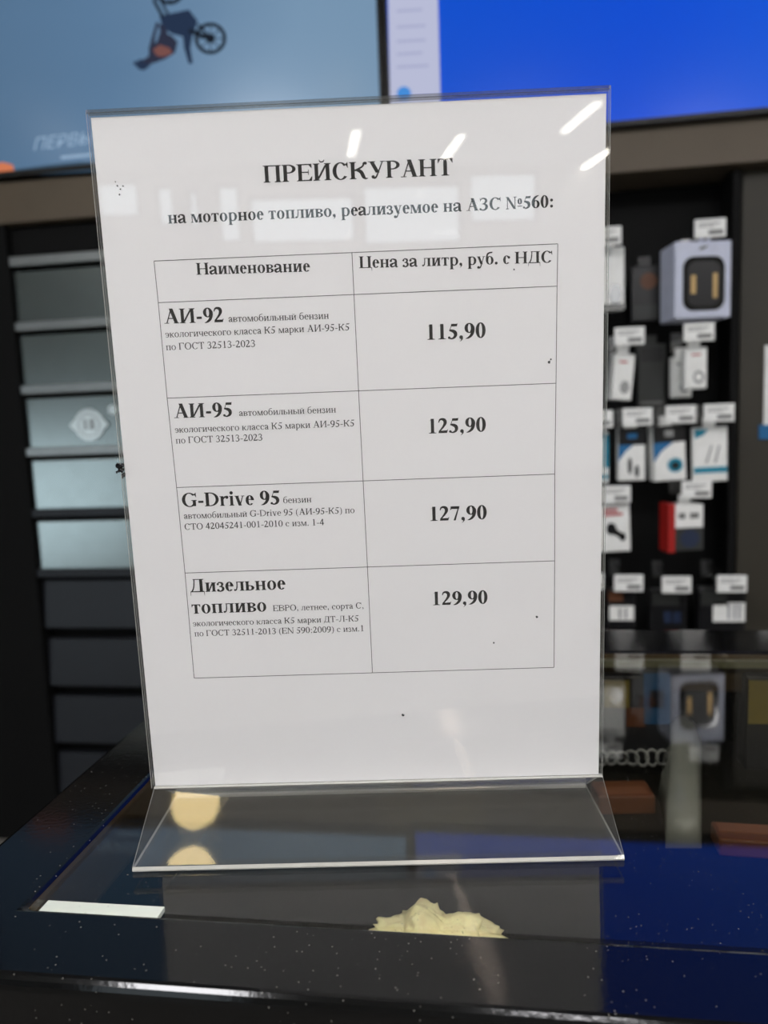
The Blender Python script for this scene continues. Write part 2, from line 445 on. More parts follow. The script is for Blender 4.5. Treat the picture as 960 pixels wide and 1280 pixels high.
    if ch in 'есэ':
        w = 444 if ch != 'э' else 430
        q = Glyph(bold); rx = 200; cx = 232; cy = x/2; ry = x/2 + 10
        a0, a1 = (0, 318) if ch == 'е' else (48, 318)
        q.ring(cx, cy, rx, ry, s*1.08, t*.85, a0 if ch == 'е' else 38, a1)
        if ch == 'е':
            q.bar(cx - rx + s*.5, cy + 22, cx + rx, cy + 22 + t*.85); q.poly((cx + rx - s*1.0, cy), (cx + rx, cy), (cx + rx, cy + 50), (cx + rx - s, cy + 60))
        else: q.disc(cx + rx - 62, cy + ry*.52, s*.52)
        if ch == 'э': q.bar(cx - rx + s*.5, cy - t/2, cx + rx*.55, cy + t/2)
        for p in q.q: g.poly(*([(a, b) for a, b in p] if ch != 'э' else [(430 - a, b) for a, b in p]))
        return g, w
    if ch == 'р':
        w = 556 if B else 500; a = 30 + 40 + s/2
        g.bar(a - s/2, -205, a + s/2, x); g.serif(a, s, -217, 1, 44, 56); g.poly((a - s/2 - 44, x - 50), (a - s/2, x - 30), (a + s/2, x + 14), (a + s/2 - 20, x + 14), (a - s/2 - 44, x - 26))
        g.ring(a + s*.5 + 80, x/2, w - 28 - (a + s*.5 + 80), x/2 + 10, s*1.02, t, -128, 128)
        return g, w
    if ch == 'у':
        w = 500; g.diag(104, x, 285, 20, s*1.05); g.bar(10, x - v, 220, x); g.bar(w - 176, x - v, w - 10, x)
        g.spl([(w - 92, x - 8, t), (w - 180, 160, t), (w - 248, -40, t*1.3), (w - 310, -160, s*.55), (w - 400, -180, s*.6)]); g.disc(92, -150, s*.55)
        return g, w
    if ch in 'вьыбч':
        if ch == 'в':
            w = 494 if B else 472; g.e = 46; a = 16 + 46 + s/2; g.stem(a, s, 0, x); c = a + s/2 + 40
            g.ring(c, x - 112, w - c - 42, 112, s*.9, t*.8, -90, 90); g.bar(a, x - t, c, x); g.bar(a, x - 224, c, x - 224 + t)
            g.ring(c, 124, w - c - 20, 124, s, t*.8, -90, 90); g.bar(a, 0, c, t); g.bar(a, 248 - t, c, 248)
        elif ch in 'ьы':
            w = (490 if B else 457) if ch == 'ь' else (720 if B else 668); r = w if ch == 'ь' else w - 215
            g.e = 46; a = 16 + 46 + s/2; g.stem(a, s, 0, x); c = a + s/2 + 50
            g.ring(c, 132, r - c - 20, 132, s, t*.8, -90, 90); g.bar(a, 0, c, t); g.bar(a, 264 - t, c, 264)
            if ch == 'ы': g.stem(w - 16 - 46 - s/2, s, 0, x)
        elif ch == 'б':
            w = 509; g.ring(256, x/2 - 4, 222, x/2 + 8, s*1.02, t*.8)
            g.spl([(86, x/2, s*.9), (92, x*.95, s*.72), (150, x + 130, s*.7), (270, x + 190, s*.62), (380, x + 204, s*.55), (420, x + 240, 18)])
        else:
            w = 545 if B else 500; g.e = 48; b = w - 14 - 48 - s/2; g.stem(b, s, 0, x)
            a = 14 + 48 + s/2; g.bar(a - s/2, x*.6, a + s/2, x); g.serif(a, s, x, -1)
            g.spl([(a, x*.62, s), (a + 20, x*.45, s*.8), (a + 110, x*.38, t*1.3), (b, x*.46, t)])
        return g, w
    if ch == 'з':
        w = 400 if B else 395; W = s*.9
        g.spl([(52, x - 120, t*.7), (100, x - 32, t*1.2), (180, x - 16, t*1.4), (272, x - 60, W*.85), (280, x - 130, W*.9), (230, x - 198, W*.5), (130, x - 218, t)])
        g.spl([(140, x - 216, t), (250, x - 230, W*.6), (312, x - 300, W), (300, x - 390, W*.9), (200, 12, t*1.5), (90, 26, t*1.5)])
        g.disc(74, 56, s*.48); g.disc(64, x - 100, s*.4)
        return g, w
    if ch == 'к':
        w = 520 if B else 485; g.e = 48; a = 14 + 48 + s/2; g.stem(a, s, 0, x)
        g.spl([(a + s/2 - 4, x/2 + 4, t + 8), (a + s/2 + 70, x/2 + 24, t + 14), (w - 150, x - 90, t + 16), (w - 84, x - 30, s*.55)]); g.disc(w - 82, x - 46, s*.45)
        g.spl([(a + s/2 + 44, x/2 + 20, s*.6), (w - 210, x/2 - 50, s*.9), (w - 130, 60, s*.9), (w - 80, 14, s*.5), (w - 6, 10, 22)])
        return g, w
    if ch == 'r':
        w = 444 if B else 333; a = 20 + 46 + s/2; g.e = 46; g.bar(a - s/2, 0, a + s/2, x); g.serif(a, s, 0, 1); g.bar(a - s/2 - 46, x - v, a, x)
        g.spl([(a + s/2 - 8, x - 150, t), (a + s/2 + 40, x - 60, t*1.6), (w - 80, x - 22, s*.6)]); g.disc(w - 76, x - 60, s*.56); return g, w
    if ch == 'i':
        w = 278; a = w/2 + 4; g.e = 50; g.bar(a - s/2, 0, a + s/2, x); g.serif(a, s, 0, 1); g.bar(a - s/2 - 50, x - v, a, x); g.disc(a, 612, s*.6); return g, w
    if ch == 'v':
        w = 500; g.diag(112, x, 262, -10, s*1.08); g.diag(w - 92, x, 256, -10, t*1.1); g.bar(10, x - v, 232, x); g.bar(w - 170, x - v, w - 14, x); return g, w
    if ch == 'e': return glyph('е', bold)
    return g, 500


def text_polys(txt, bold):
    """polygons of a line of text and its ink extent"""
    out, pen = [], 0.
    for ch in txt:
        g, w = glyph(ch, bold)
        out += [[(a + pen, b) for a, b in p] for p in g.q]
        pen += w
    xs = [a for p in out for a, b in p]
    return out, min(xs), max(xs)
# ================================================================ materials
M = dict(
    ceiling=mat('ceiling_white', (226, 226, 222), .8), wall=mat('wall_paint', (196, 194, 188), .7), wall_grey=mat('grey_wall_paint', (104, 104, 102), .7), foil=mat('silver_white_foil', (244, 248, 246), .3, metal=1., vary=.01), wall_dark=mat('dark_wall', (44, 42, 38), .6),
    floor=mat('floor_tile', (120, 116, 110), .35, vary=.12, scale=6), taupe=mat('taupe_board', (98, 86, 70), .5, scale=8),
    pillar=mat('olive_pillar', (52, 48, 38), .55, scale=8), black=mat('black_lacquer', (12, 12, 12), .4), frame=mat('black_counter_frame', (10, 10, 10), .085, spec=.3, vary=.2, scale=420, bump=.03, dust=1.5),
    black_gloss=mat('black_gloss', (12, 12, 13), .12), black_soft=mat('black_matt', (9, 9, 9), .7, spec=.2), alu=mat('satin_aluminium', (168, 172, 172), .35, metal=.8),
    flap=mat('satin_grey_flap', (168, 177, 176), .24, metal=1., vary=.03), flap_dark=mat('dark_drawer', (26, 28, 34), .4), winframe=mat('window_frame_grey', (92, 94, 96), .4),
    paper=mat('white_paper', (243, 241, 242), .75, spec=.2, vary=.012, scale=14), ink=mat('printer_ink', (22, 20, 20), .6, spec=.2), ink_grey=mat('thin_printed_rule', (70, 68, 68), .6, spec=.2),
    white=mat('white_card', (250, 250, 246), .45), cool_white=mat('cool_white_card', (208, 213, 232), .4), grey=mat('grey_print', (120, 120, 118), .5), dgrey=mat('charcoal_pack', (52, 54, 52), .45),
    silver=mat('silver_print', (190, 192, 194), .25, metal=.7), red=mat('red_print', (176, 34, 30), .4), teal=mat('teal_print', (24, 140, 168), .4), blue=mat('blue_print', (30, 110, 165), .4), navy=mat('navy_print', (36, 48, 74), .4),
    dark=mat('dark_print', (26, 26, 28), .3), orange=mat('orange_pack', (84, 46, 22), .45), yellow=mat('yellow_reflection_tone', (110, 96, 40), .45), brown=mat('brown_print', (104, 64, 40), .5), gold=mat('painted_gold_reflection', (190, 160, 110), .3, metal=.6),
    gloss_black=mat('piano_black_plastic', (10, 10, 11), .08), wire=mat('chrome_wire', (150, 150, 150), .25, metal=.9), cream=mat('cream_fleece', (255, 237, 184), .95, spec=.1, vary=.1, scale=200), wood=mat('pale_wood', (196, 168, 140), .6, scale=60),
    bag=mat('pale_thin_plastic', (118, 119, 112), .35, scale=18), brown_edge=mat('brown_frame_edge', (58, 46, 30), .7, spec=.1), blue_dim=mat('deep_blue_reflection', (18, 64, 100), .5), dirt=mat('dry_brown_dirt', (128, 98, 72), .9, vary=.35, scale=400), strip=mat('white_strip', (238, 242, 242), .5), inside=mat('case_lining', (16, 15, 12), .7, spec=.1, vary=.2), rail=mat('olive_metal_rail', (128, 126, 100), .35, metal=.4),
    acrylic=clear('clear_acrylic', (.985, .985, .98), .04, 0., scatter=.012), fold=clear('clear_acrylic_bend', (.78, .78, .77), .10, 0., scatter=.03), edge=clear('sawn_acrylic_edge', (.95, .95, .93), .16, .15, scatter=.62), glass=clear('counter_glass', (.94, .94, .91), .032, 0., dust=1.5),
    window=clear('window_glass', (.97, .98, .98), .04), lamp=emit('lamp_diffuser', (255, 250, 240), LAMP), panel=emit('fill_panel_diffuser', (250, 249, 252), PANEL), bright=emit('bright_strip_diffuser', (255, 232, 214), 64.), warm=emit('warm_lamp_diffuser', (255, 226, 162), WARM))

# ================================================================ the room
def wall(name, *a): return struct(box(name, *a))
wall('floor', XL - .1, YF - .1, FLOOR - .1, XR + .1, YB + .1, FLOOR, M['floor'])
wall('ceiling', XL - .1, YF - .1, CEIL, XR + .1, YB + .1, CEIL + .1, M['ceiling'])
WY0, WY1, WZ0, WZ1 = -3.9, -1.1, FLOOR + .06, .30            # the wide side window
wl = MB()
wl.box(XL - .1, YF, FLOOR, XL, WY0, CEIL); wl.box(XL - .1, WY1, FLOOR, XL, YB, CEIL); wl.box(XL - .1, WY0, FLOOR, XL, WY1, WZ0); wl.box(XL - .1, WY0, WZ1, XL, WY1, CEIL)
struct(wl.build('wall_left', M['wall_grey']))
wl = MB()
for y in (WY0, (WY0 + WY1)/2 - .02, WY1 - .04): wl.box(XL - .09, y, WZ0, XL - .03, y + .04, WZ1)
wl.box(XL - .09, WY0, WZ0, XL - .03, WY1, WZ0 + .04); wl.box(XL - .09, WY0, WZ1 - .04, XL - .03, WY1, WZ1)
sw = struct(wl.build('window_9', M['winframe']))
box('pane', XL - .066, WY0 + .04, WZ0 + .04, XL - .06, WY1 - .04, WZ1 - .04, M['window'], sw)
wall('wall_right', XR, YF, FLOOR, XR + .1, YB, CEIL, M['wall'])
wall('wall_back', XL, YB, FLOOR, XR, YB + .1, CEIL, M['wall_dark'])
# shop front behind the counter's customers: glazed openings
OPEN = [(-3.2, -1.95, FLOOR, 1.45), (-1.68, -1.32, 1.36, 1.66), (-1.20, -1.04, 1.28, 1.62), (-.94, -.84, 1.26, 1.58), (-.70, -.50, 1.14, 1.62), (-.44, .47, 1.12, 1.52), (.52, 1.40, 1.09, 1.60), (1.45, 2.08, 1.25, 1.68)]
wf = MB(); xs = sorted({XL, XR} | {v for o in OPEN for v in o[:2]})
for a, b in zip(xs, xs[1:]):
    op = [o for o in OPEN if o[0] <= a and o[1] >= b]
    if not op: wf.box(a, YF - .12, FLOOR, b, YF, CEIL)
    else:
        z0, z1 = op[0][2:]
        if z0 > FLOOR: wf.box(a, YF - .12, FLOOR, b, YF, z0)
        wf.box(a, YF - .12, z1, b, YF, CEIL)
struct(wf.build('wall_front', M['wall']))
for i, (a, b, z0, z1) in enumerate(OPEN):
    w = MB()
    w.box(a, YF - .10, z0, a + .03, YF - .05, z1); w.box(b - .03, YF - .10, z0, b, YF - .05, z1); w.box(a, YF - .10, z0, b, YF - .05, z0 + .03); w.box(a, YF - .10, z1 - .03, b, YF - .05, z1)
    fr = struct(w.build('window_%d' % (i + 1), M['winframe']))
    box('pane', a + .03, YF - .08, z0 + .03, b - .03, YF - .074, z1 - .03, M['window'], fr)
# bulkhead over the back fixtures, with its taupe fascia
wall('wall_bulkhead', XL, 1.535, .865, XR, YB, CEIL, M['wall_dark'])
struct(box('trim_1', XL, 1.50, .758, XR, YB, .862, M['taupe'], None, .003))
struct(box('pillar', .662, 1.55, FLOOR, 1.25, YB, .757, M['pillar'], None, .004))

# ---------------------------------------------------------------- ceiling lamps and added fill lights
def strip_lamp(x, y, L, where, mt='lamp', hw=.025):
    t = thing('ceiling_strip_lamp', 'white linear ceiling lamp ' + where, 'ceiling lamp', (x, y, CEIL), 0, 'linear ceiling lamps')
    b = MB(); b.box(-.045, -L/2 - .02, -.035, .045, L/2 + .02, 0); b.build('lamp_housing', M['ceiling'], t, .004)
    b = MB(); b.box(-hw, -L/2, -.043, hw, L/2, -.035); b.build('diffuser', M[mt], t)
for x, y, w in [(.41, -5.45, 'mirrored in the price sheet left of the heading end'), (1.17, -5.6, 'mirrored in the price sheet over the end of the heading'), (1.9, -4.9, 'mirrored in the top right corner of the price sheet'), (2.46, -6.0, 'mirrored below the top right corner of the price sheet'),
                (-2.3, -3.5, 'added for fill light over the shop floor by the left wall'), (2.1, -3.4, 'added for fill light over the shop floor by the right wall'), (-1.7, -1.9, 'added for fill light over the left aisle near the counter'), (1.9, -1.8, 'added for fill light over the right aisle near the counter'),  # from the left wall on, lamps out of view added to raise the light
                (-2.0, -.4, 'added for fill light left of the counter, nearest the left wall'), (2.2, .2, 'added for fill light beside the right end of the counter')]:
    strip_lamp(x, y, .62, w)
strip_lamp(.60, -2.82, .94, 'the longer one, mirrored as a slanting glint in the counter glass', 'bright', .018)
for x, y, w in [(-.85, -1.45, 'left of the sign'), (.25, -1.25, 'straight before the sign'), (1.3, -1.45, 'right of the sign'), (-1.0, -.55, 'nearest the left end of the counter'), (2.4, -1.0, 'by the right wall'), (2.9, -.2, 'right of the counter'), (1.9, -2.9, 'over the right aisle')]:
    t = thing('ceiling_fill_panel', 'added square fill light on the ceiling behind the customer, ' + w, 'ceiling lamp', (x, y, CEIL), 0, 'added square fill lights')  # unseen panels added overhead to brighten the price sheet
    b = MB(); b.box(-.2, -.2, -.02, .2, .2, 0); b.build('lamp_housing', M['ceiling'], t, .004)
    b = MB(); b.box(-.18, -.18, -.026, .18, .18, -.02); b.build('diffuser', M['panel'], t)
t = thing('round_ceiling_lamp', 'round warm ceiling downlight above the counter, mirrored in the clear base', 'ceiling lamp', (-.535, -.13, CEIL))
def zdisc(b, r, z0, z1, n=28, x=0, y=0): b.prism([(r*math.cos(2*math.pi*i/n) + x, r*math.sin(2*math.pi*i/n) + y) for i in range(n)], z0, z1, lambda p, q: (p[0], p[1], q))
b = MB(); zdisc(b, .085, -.02, 0); b.build('lamp_housing', M['ceiling'], t, .003)
b = MB(); zdisc(b, .062, -.026, -.02); b.build('diffuser', M['warm'], t)

# ================================================================ display counter
XO0, XO1, YO0, YO1 = -.1775, 1.30, -.1090, .345
XG0, XG1, YG0, YG1 = -.1320, 1.25, -.0712, .271
SHELF = -.092
ct = thing('display_counter', 'black framed counter with a clear glass top in front of the camera', 'counter', (.56, .12, FLOOR))
def cb(name, x0, y0, z0, x1, y1, z1, mt, bev=0.):
    b = MB(); b.box(x0 - .56, y0 - .12, z0 - FLOOR, x1 - .56, y1 - .12, z1 - FLOOR); return b.build(name, mt, ct, bev)
b = MB(); T = -.034
o_ = [(XO0, YO0), (XO1, YO0), (XO1, YO1), (XO0, YO1)]; i_ = [(XG0, YG0), (XG1, YG0), (XG1, YG1), (XG0, YG1)]
def lv(p, z): return (p[0] - .56, p[1] - .12, z - FLOOR)
for k in range(4):
    j = (k + 1) % 4
    b.face([lv(o_[k], 0), lv(o_[j], 0), lv(i_[j], 0), lv(i_[k], 0)]); b.face([lv(o_[k], T), lv(i_[k], T), lv(i_[j], T), lv(o_[j], T)])
    b.face([lv(o_[k], 0), lv(o_[k], T), lv(o_[j], T), lv(o_[j], 0)]); b.face([lv(i_[k], 0), lv(i_[j], 0), lv(i_[j], T), lv(i_[k], T)], 1)
b.build('top_frame', [M['frame'], M['brown_edge']], ct, .005, seg=4)
g = 2e-4
cb('glass_top', XG0 + g, YG0 + g, -.004, XG1 - g, YG1 - g, -.0002, M['glass'])
cb('front_panel', XO0 + .012, YO0 + .012, FLOOR, XO1 - .012, YO0 + .03, T, M['black_gloss'])
cb('back_panel', XO0 + .012, YO1 - .03, FLOOR, XO1 - .012, YO1 - .012, T, M['inside'])
cb('side_panel', XO0 + .012, YO0 + .03, FLOOR, XO0 + .03, YO1 - .03, T, M['inside'])
cb('side_panel', XO1 - .03, YO0 + .03, FLOOR, XO1 - .012, YO1 - .03, T, M['inside'])
cb('case_shelf', XO0 + .03, YO0 + .03, SHELF - .012, XO1 - .03, YO1 - .03, SHELF, M['inside'])
# bright edges that carry the glass along its back and left sides
cb('glass_rail', XG0, YG1 - .0065, -.010, XG1, YG1 - .0003, -.0045, M['rail'])
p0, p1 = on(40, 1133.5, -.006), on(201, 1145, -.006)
tp = MB(); tp.box(XG0 + .001, YG0 + .0006, -.0066, p1.x, YG0 + .0104, -.0046); tp.build('white_edge_strip', M['strip'], None)  # plain white strip set just under the front edge of the glass
o = bpy.data.objects['white_edge_strip']; tag(o, 'short white strip under the front edge of the counter glass, by its corner', 'edge_strip')

# ================================================================ price sheet and its clear stand
LEAN, HB = .0547, 21.27
YAW = math.radians(6.7)
sl, cl = math.sin(LEAN), math.cos(LEAN)
def SP(x, s_, d=0.):                   # millimetres across, up and out of the sheet -> metres in the stand's frame
    return (x/1000, (-s_*sl - d*cl)/1000, (HB + s_*cl - d*sl)/1000)
st = thing('sign_holder', 'clear bent acrylic sign holder with a triangular base standing on the glass counter', 'sign holder', (0, 0, 0), YAW)
def pane(name, x0, x1, s0, s1, d0, d1):
    b = MB(); b.prism([(s0, d0), (s1, d0), (s1, d1), (s0, d1)], x0, x1, lambda p, t: SP(t, p[0], p[1]), 0, 1); return b.build(name, [M['acrylic'], M['edge']], st)
pane('front_panel', -106.3, 106.3, .4, 298.3, .7, 1.7); pane('back_panel', -106.3, 106.3, .4, 298.3, -1.7, -.7)
b = MB(); prof = [(298.3 + 1.7*math.sin(a), -1.7*math.cos(a)) for a in [math.pi*i/10 for i in range(11)]] + [(298.3 + .7*math.sin(a), .7*math.cos(a)) for a in [math.pi*i/10 for i in range(11)]]
b.prism(prof, -106.3, 106.3, lambda p, t: SP(t, p[0], p[1]), 0, 1); b.build('top_fold', [M['fold'], M['edge']], st)
XB0, XB1, FY, RY = -105.2, 106.5, -34.34, 31.16
def base(name, prof, mi=0):
    b = MB(); b.prism(prof, XB0, XB1, lambda p, t: (t/1000, p[0]/1000, p[1]/1000), mi, 1); return b.build(name, [M['acrylic'], M['edge']], st)
z0 = HB + .2
base('base_front_leg', [(-1.7, z0), (FY, 1.0), (FY + .7, 2.6), (-.2, z0 - .1)])
base('base_rear_leg', [(1.7, z0), (.2, z0 - .1), (RY - .7, 2.6), (RY, 1.0)])
base('base_plate', [(FY + .6, .25), (RY - .6, .25), (RY - .6, 2.0), (FY + .6, 2.0)])
base('front_bend', [(FY, .9), (FY + .3, .2), (FY + 1.2, .05), (FY + 1.2, 1.3), (FY + .7, 2.2)], 1)
base('rear_bend', [(RY, .9), (RY - .7, 2.2), (RY - 1.2, 1.3), (RY - 1.2, .05), (RY - .3, .2)], 1)
base('top_bend', [(-1.7, z0 + .1), (-1.2, z0 - .5), (1.2, z0 - .5), (1.7, z0 + .1), (1.0, z0 + .5), (-1.0, z0 + .5)], 1)

sh = MB(); sh.prism([(.9, -.12), (296.9, -.12), (296.9, .12), (.9, .12)], -104.9, 104.9, lambda p, t: SP(t, p[0], p[1]))
sheet = sh.build('price_sheet', M['paper']); sheet.rotation_euler = (0, 0, YAW)
tag(sheet, 'white printed fuel price sheet inside the clear stand', 'price list')
def PM(x, y): return SP(x - 105, 297 - y, .16)      # printed millimetres from the sheet's top left corner
def line_text(b, txt, bold, x0, x1, y0, y1=None):
    y1 = y0 if y1 is None else y1
    ps, a, c = text_polys(txt, bold); k = (x1 - x0)/(c - a)
    for p in ps: b.face([PM(x0 + (u - a)*k, y0 + (y1 - y0)*(u - a)/(c - a) - w*k) for u, w in p])
def printed(name, rows, mt='ink'):
    b = MB()
    for r in rows: line_text(b, *r)
    return b.build(name, M[mt], sheet)
printed('heading', [('ПРЕЙСКУРАНТ', 1, 69.4, 147.5, 28.1, 28.5)])
printed('subheading', [('на моторное топливо, реализуемое на АЗС №560:', 1, 28.4, 188.5, 42.5, 42.7)])
printed('column_heading', [('Наименование', 1, 38.6, 86.7, 63.5, 64.1)])
printed('column_heading', [('Цена за литр, руб. с НДС', 1, 107.4, 188.2, 63.6, 64.6)])
printed('fuel_name', [('АИ-92', 1, 23.2, 48.7, 83.0, 83.3)]); printed('fuel_name', [('АИ-95', 1, 24.0, 49.6, 123.1, 123.3)])
printed('fuel_name', [('G-Drive 95', 1, 24.3, 67.9, 162.4, 162.7)]); printed('fuel_name', [('Дизельное', 1, 24.7, 68.1, 201.7), ('топливо', 1, 24.6, 58.7, 211.8)])
printed('fuel_description', [('автомобильный бензин', 0, 50.8, 93.6, 83.4, 83.7), ('экологического класса К5 марки АИ-95-К5', 0, 23.1, 102.2, 88.8), ('по ГОСТ 32513-2023', 0, 23.0, 61.4, 94.1)])
printed('fuel_description', [('автомобильный бензин', 0, 52.5, 94.7, 123.3), ('экологического класса К5 марки АИ-95-К5', 0, 23.8, 102.5, 129.5), ('по ГОСТ 32513-2023', 0, 23.8, 61.9, 134.2)])
printed('fuel_description', [('бензин', 0, 69.4, 81.9, 162.3), ('автомобильный G-Drive 95 (АИ-95-К5) по', 0, 24.6, 100.8, 167.8), ('СТО 42045241-001-2010 с изм. 1-4', 0, 24.5, 87.0, 172.8)])
printed('fuel_description', [('ЕВРО, летнее, сорта С,', 0, 61.7, 102.9, 211.8), ('экологического класса К5 марки ДТ-Л-К5', 0, 24.5, 100.5, 217.8), ('по ГОСТ 32511-2013 (EN 590:2009) с изм.1', 0, 24.9, 102.5, 222.6)])
for tx, a, c, y in [('115,90', 135.2, 160.0, 94.1), ('125,90', 134.8, 159.5, 133.9), ('127,90', 134.4, 159.3, 172.6), ('129,90', 134.5, 159.1, 211.4)]:
    printed('price', [(tx, 1, a, c, y)])
b = MB()
def rule(x0, y0, x1, y1, w=.28):
    dx, dy = x1 - x0, y1 - y0; L = math.hypot(dx, dy); nx, ny = -dy/L*w/2, dx/L*w/2
    b.face([PM(x0 + nx, y0 + ny), PM(x1 + nx, y1 + ny), PM(x1 - nx, y1 - ny), PM(x0 - nx, y0 - ny)])
rows = [(21.0, 104.6, 190.5, 57.2), (21.3, 104.7, 190.2, 74.2), (21.6, 104.9, 189.8, 114.4), (22.4, 105.2, 189.3, 153.6), (22.9, 105.5, 189.3, 192.6), (23.0, 105.7, 189.0, 242.7)]
for a, c, d, y in rows: rule(a, y, d, y)
for r0, r1 in zip(rows, rows[1:]):
    for k in range(3): rule(r0[k], r0[3], r1[k], r1[3])
b.build('table_ruling', M['ink_grey'], sheet)
# grains of dust caught on the front of the holder
b = MB()
for x, y, r in [(9.0, 27.2, .45), (10.2, 28.6, .35), (9.6, 30.6, .4), (11.4, 27.4, .3), (8.4, 25.6, .25), (186.5, 105.5, .75), (187.3, 104.3, .4), (119, 263, .7), (181, 217.9, .6), (161.4, 229.4, .55), (168, 62, .3), (172, 67, .35)]:
    n = 7; b.prism([(x - 105 + r*random.uniform(.6, 1.2)*math.cos(6.283*i/n), 297 - y + r*random.uniform(.6, 1.2)*math.sin(6.283*i/n)) for i in range(n)], 1.7, 1.95, lambda p, t: SP(p[0], p[1], t))
d = b.build('dust_grains', M['dgrey'], st); d['kind'] = 'stuff'; d['label'] = 'dark dust grains on the clear front'
b = MB()
for i in range(24):
    c = Vector(SP(-106.6 + random.gauss(-.3, .6), 297 - 144.5 + random.gauss(0, 1.5), .4 + random.uniform(-1, 1))); r = random.uniform(.0003, .0007)
    b.box(-r, -r*.6, -r, r, r*.6, r*1.6, 0, Matrix.Translation(c) @ Matrix.Rotation(random.uniform(0, 3), 4, Vector((random.random(), random.random(), random.random()))))
o = b.build('lint_tuft', M['dark'], st); o['label'] = 'dark tuft of lint stuck on the left edge'
# ================================================================ things in and on the counter
# fluffy lump and stick lying on the case shelf
p = on(541, 1180, SHELF + .018)
bm = bmesh.new(); bmesh.ops.create_icosphere(bm, subdivisions=5, radius=1)
for v in bm.verts:
    n = v.co.normalized(); k = 1 + .14*noise.noise(n*2.3) + .13*noise.noise(n*6) + .10*noise.noise(n*13) + .05*noise.noise(n*30)
    k *= 1 + .16*math.cos(n.x*7.5 + 1.2)*max(0, n.z)
    v.co = Vector((n.x*.030 + (.006*max(0, n.x) if n.z < .4 else 0), n.y*.017, n.z*.0165))*k
me = bpy.data.meshes.new('fleece_lump'); bm.to_mesh(me); bm.free(); me.materials.append(M['cream'])
for q_ in me.polygons: q_.use_smooth = True
o = bpy.data.objects.new('fleece_lump', me); C.objects.link(o); o.location = (p.x, p.y, SHELF + .0175)
tag(o, 'cream crumpled fluffy lump lying under the counter glass before the sign base', 'fluff')
def flat_pack(name, label, cat, u, v, w, d, h, mt, rz=0., group=None, prints=()):
    """a pack lying on the case shelf; prints are patches on its upper face"""
    q = on(u, v, SHELF + h); t = thing(name, label, cat, (q.x, q.y, SHELF), rz, group)
    box('carton', -w/2, -d/2, 0, w/2, d/2, h, M[mt], t, .0015)
    for nm, x0, y0, x1, y1, pm in prints:
        box(nm, x0*w/2, y0*d/2, h - .0003, x1*w/2, y1*d/2, h + .0005, M[pm], t)
    return t
def reflection_pack(label, u, v, w, d, mt, prints):
    """a pack-shaped stand-in for a reflection, against the back of the case"""
    q = at(u, v, .262); h = q.z - SHELF; t = thing('pack_or_reflection', label, 'pack', (q.x, .262, SHELF))
    box('carton', -w/2, 0, 0, w/2, d, h, M[mt], t, .0012)
    for nm, x0, z0, x1, z1, pm in prints: box(nm, (x0 - .5)*w, -.0006, z0*h, (x1 - .5)*w, .0004, z1*h, M[pm], t)
reflection_pack('dark stand-in block for yellow and orange reflections inside the counter, right beside the price sheet', 780, 846, .034, .02, 'dark', [('yellow_reflection', .05, .66, .62, .96, 'yellow'), ('orange_reflection', .55, .45, .98, .66, 'orange')])  # reflections in the counter glass, built as coloured blocks in the case
reflection_pack('dark stand-in block for a deep blue reflection inside the counter, left of the plastic bag', 821, 838, .022, .02, 'dark', [('blue_print', .04, .45, .96, .97, 'blue_dim'), ('teal_print', .25, .62, .75, .8, 'navy')])
reflection_pack('stand-in block for a yellow reflection inside the counter at the right picture edge', 962, 846, .034, .02, 'dark', [('yellow_reflection', .05, .5, .95, .96, 'yellow')])
flat_pack('pack_or_reflection', 'rusty orange pack inside the counter at bottom right of the glass', 'pack', 945, 1040, .050, .022, .012, 'orange', -.05, None, [('printed_band', -.9, -.2, .9, .8, 'brown')])
flat_pack('pack_or_reflection', 'rusty orange pack inside the counter behind the right end of the sign base', 'pack', 778, 985, .040, .024, .014, 'orange', .1, None, [('printed_band', -.8, -.8, .8, .1, 'brown')])
# pale plastic bag: a thin crumpled sheet with folds
out = [(850, 872), (874, 872), (877, 960), (877, 1061), (832, 1061), (830, 1020), (822, 998), (834, 972), (820, 948), (834, 915)]
b = MB(); P = [on(u, v, SHELF) for u, v in out]; cen = sum(P, Vector())/len(P); top, bot = [], []
rings = [1., .8, .55, .3]; n = len(P)
for k, r in enumerate(rings):
    for i, q in enumerate(P):
        w = cen + (q - cen)*r; w.z = SHELF + (.0005 if k == 0 else .007 + .006*k + .006*noise.noise(Vector((i*1.7, k*2.1, .3)))); b.v.append(tuple(w))
b.v.append((cen.x, cen.y, SHELF + .022)); b.v.append((cen.x, cen.y, SHELF + .0004))
for k in range(3):
    for i in range(n): b.f.append([k*n + i, k*n + (i+1) % n, (k+1)*n + (i+1) % n, (k+1)*n + i]); b.m.append(0)
for i in range(n):
    b.f.append([3*n + i, 3*n + (i+1) % n, 4*n]); b.m.append(0); b.f.append([(i+1) % n, i, 4*n + 1]); b.m.append(0)
o = b.build('plastic_bag', M['bag'], smooth=True); tag(o, 'pale crumpled plastic bag lying under the counter glass right of the price sheet', 'bag')
# row of pale rings: one little chain
b = MB()
for k in range(9):
    q = at(752 + k*12.6, 948 - k*.2, .245)
    pts = [q + Vector((.0045*math.cos(t), .0018*math.cos(t + k) , .0058*math.sin(t))) for t in [2*math.pi*i/14 for i in range(15)]]
    b.tube(pts, .0011, 6)
o = b.build('ring_chain', M['grey'], smooth=True); tag(o, 'short chain of small pale rings in the counter, right of the price sheet', 'chain')

